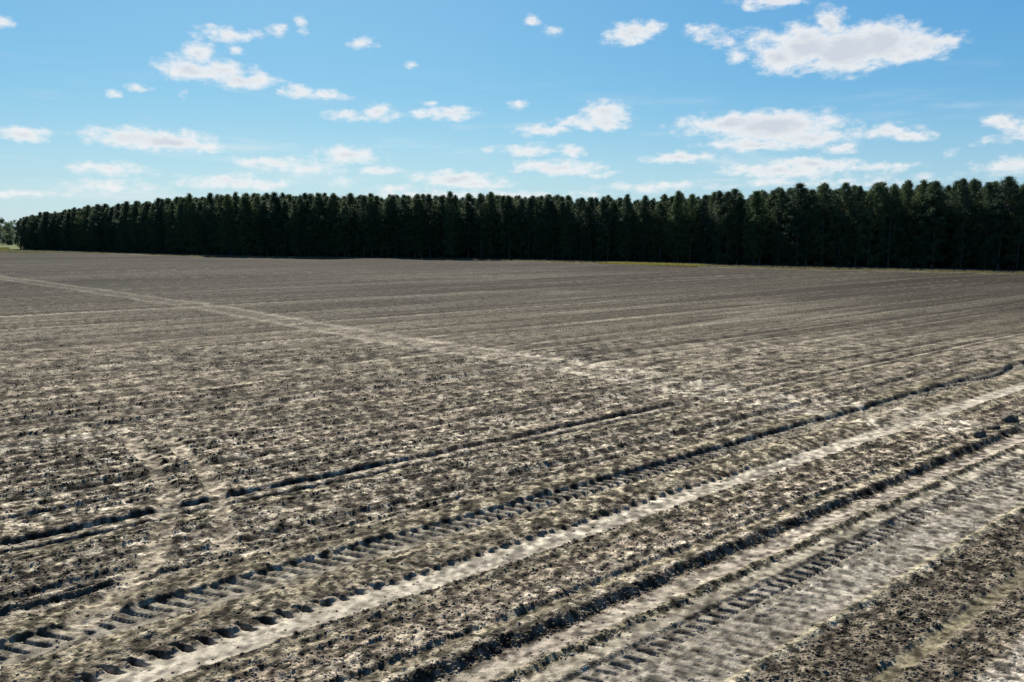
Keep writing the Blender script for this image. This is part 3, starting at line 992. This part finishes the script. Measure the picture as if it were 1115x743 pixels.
def strip_points(px0, px1, n, width, ref_off=0.0):
    out = []
    tot = along(EDGE, np.array([0.]))[2]
    d = rng.random(n * 30) * tot
    p, tg, _ = along(EDGE, d)
    m = (px_of(p[:, 0], p[:, 1]) > px0) & (px_of(p[:, 0], p[:, 1]) < px1)
    p = p[m][:n]
    w = rng.random(len(p)) ** 1.3 * width + ref_off
    return p - np.array([.64, .77]) * w[:, None]


grass_object('yellow_grass', 'low yellow-green grass growing along the foot of the pines', strip_points(690, 790, 1300, 5.0, 6.8), .30, (.17, .175, .055))
grass_object('margin_grass', 'dull grey-green grass strip between field and the left end of the wood', strip_points(-20, 132, 2600, 26.0), .28, (.085, .105, .075), 12, .05)
grass_object('edge_grass', 'thin dry grass fringe where the field meets the wood', strip_points(100, 1130, 3400, 3.0, 6.8), .26, (.10, .105, .065))
# a yellow-green patch of grass by the far trees, beyond the left tip of the wood
gx = rng.random(2600)
gp = np.stack([-.634 * (330 + 60 * gx) - rng.random(2600) * 50, 330 + 60 * gx], -1)
grass_object('meadow_grass', 'bright yellow-green meadow before the pale far trees', gp, .5, (.13, .135, .035), 10, .09)


# ---------------------------------------------------------------- pale broadleaf trees far beyond the left tip
def make_broadleaf(seed, H, width):
    g = np.random.default_rng(seed)
    k = np.linspace(0, 1, 7)
    paths = [(np.stack([.4 * np.sin(k * 2 + seed), .3 * np.cos(k * 3), k * H * .9], -1), .28 * (1 - k) + .03)]
    cc, ca, cr = [], [], []
    for i in range(34):
        z = H * (.04 + .86 * g.random()); q = z / H
        a = g.random() * 6.283; L = width * .5 * (1 - abs(q - .5) ** 1.6 * 2.2) * (.6 + .5 * g.random()) + .4
        tt = np.array([0, .5, 1.0])
        pts = np.stack([np.cos(a) * L * tt, np.sin(a) * L * tt, z + L * .6 * tt], -1)
        paths.append((pts, np.array([.08, .05, .02])))
        for j in range(9):
            w = .35 + .65 * g.random()
            c = pts[0] + (pts[2] - pts[0]) * w + g.normal(size=3) * .7
            cc.append(c); v = np.array([np.cos(a), np.sin(a), .6]); ca.append(v / np.linalg.norm(v)); cr.append(.6 + .3 * g.random())
    tv, tf = tubes(paths, 5)
    fv, ff = tufts(np.array(cc), np.array(ca), np.array(cr), 34, .42, .15, g)
    return mesh_np('trunk', tv, tf, grey_bark, True), mesh_np('crown', fv, ff, hazed_leaf_mat)


FAR = [(-4, 590, 20, 8, 'pale broadleaf tree half cut off at the far left, outermost of the distant trees'),
       (4, 610, 20.5, 9, 'pale green broadleaf tree, fullest crown of the distant trees beyond the wood'),
       (10, 600, 17.5, 7, 'pale broadleaf tree in the gap between two taller distant trees'),
       (15.5, 640, 20, 7, 'slim pale broadleaf tree, the distant one nearest the left tip of the pines'),
       (8, 680, 16, 8, 'low bluish broadleaf tree standing behind the other distant trees'),
       (-14, 620, 21, 9, 'tall pale broadleaf tree standing just outside the others at far left')]
for i, (px, y, hh, wd, lab) in enumerate(FAR):
    x = (px - PX_W / 2) / PX_F * y * math.cos(PITCH)
    root = bpy.data.objects.new('broadleaf_tree', None)
    link(root)
    root.location = (x, y, -.1)
    tm, cm = make_broadleaf(300 + i, hh, wd)
    link(bpy.data.objects.new('trunk', tm), root)
    link(bpy.data.objects.new('crown', cm), root)
    tag(root, lab, 'tree', 'pale distant trees beyond the left tip of the wood')
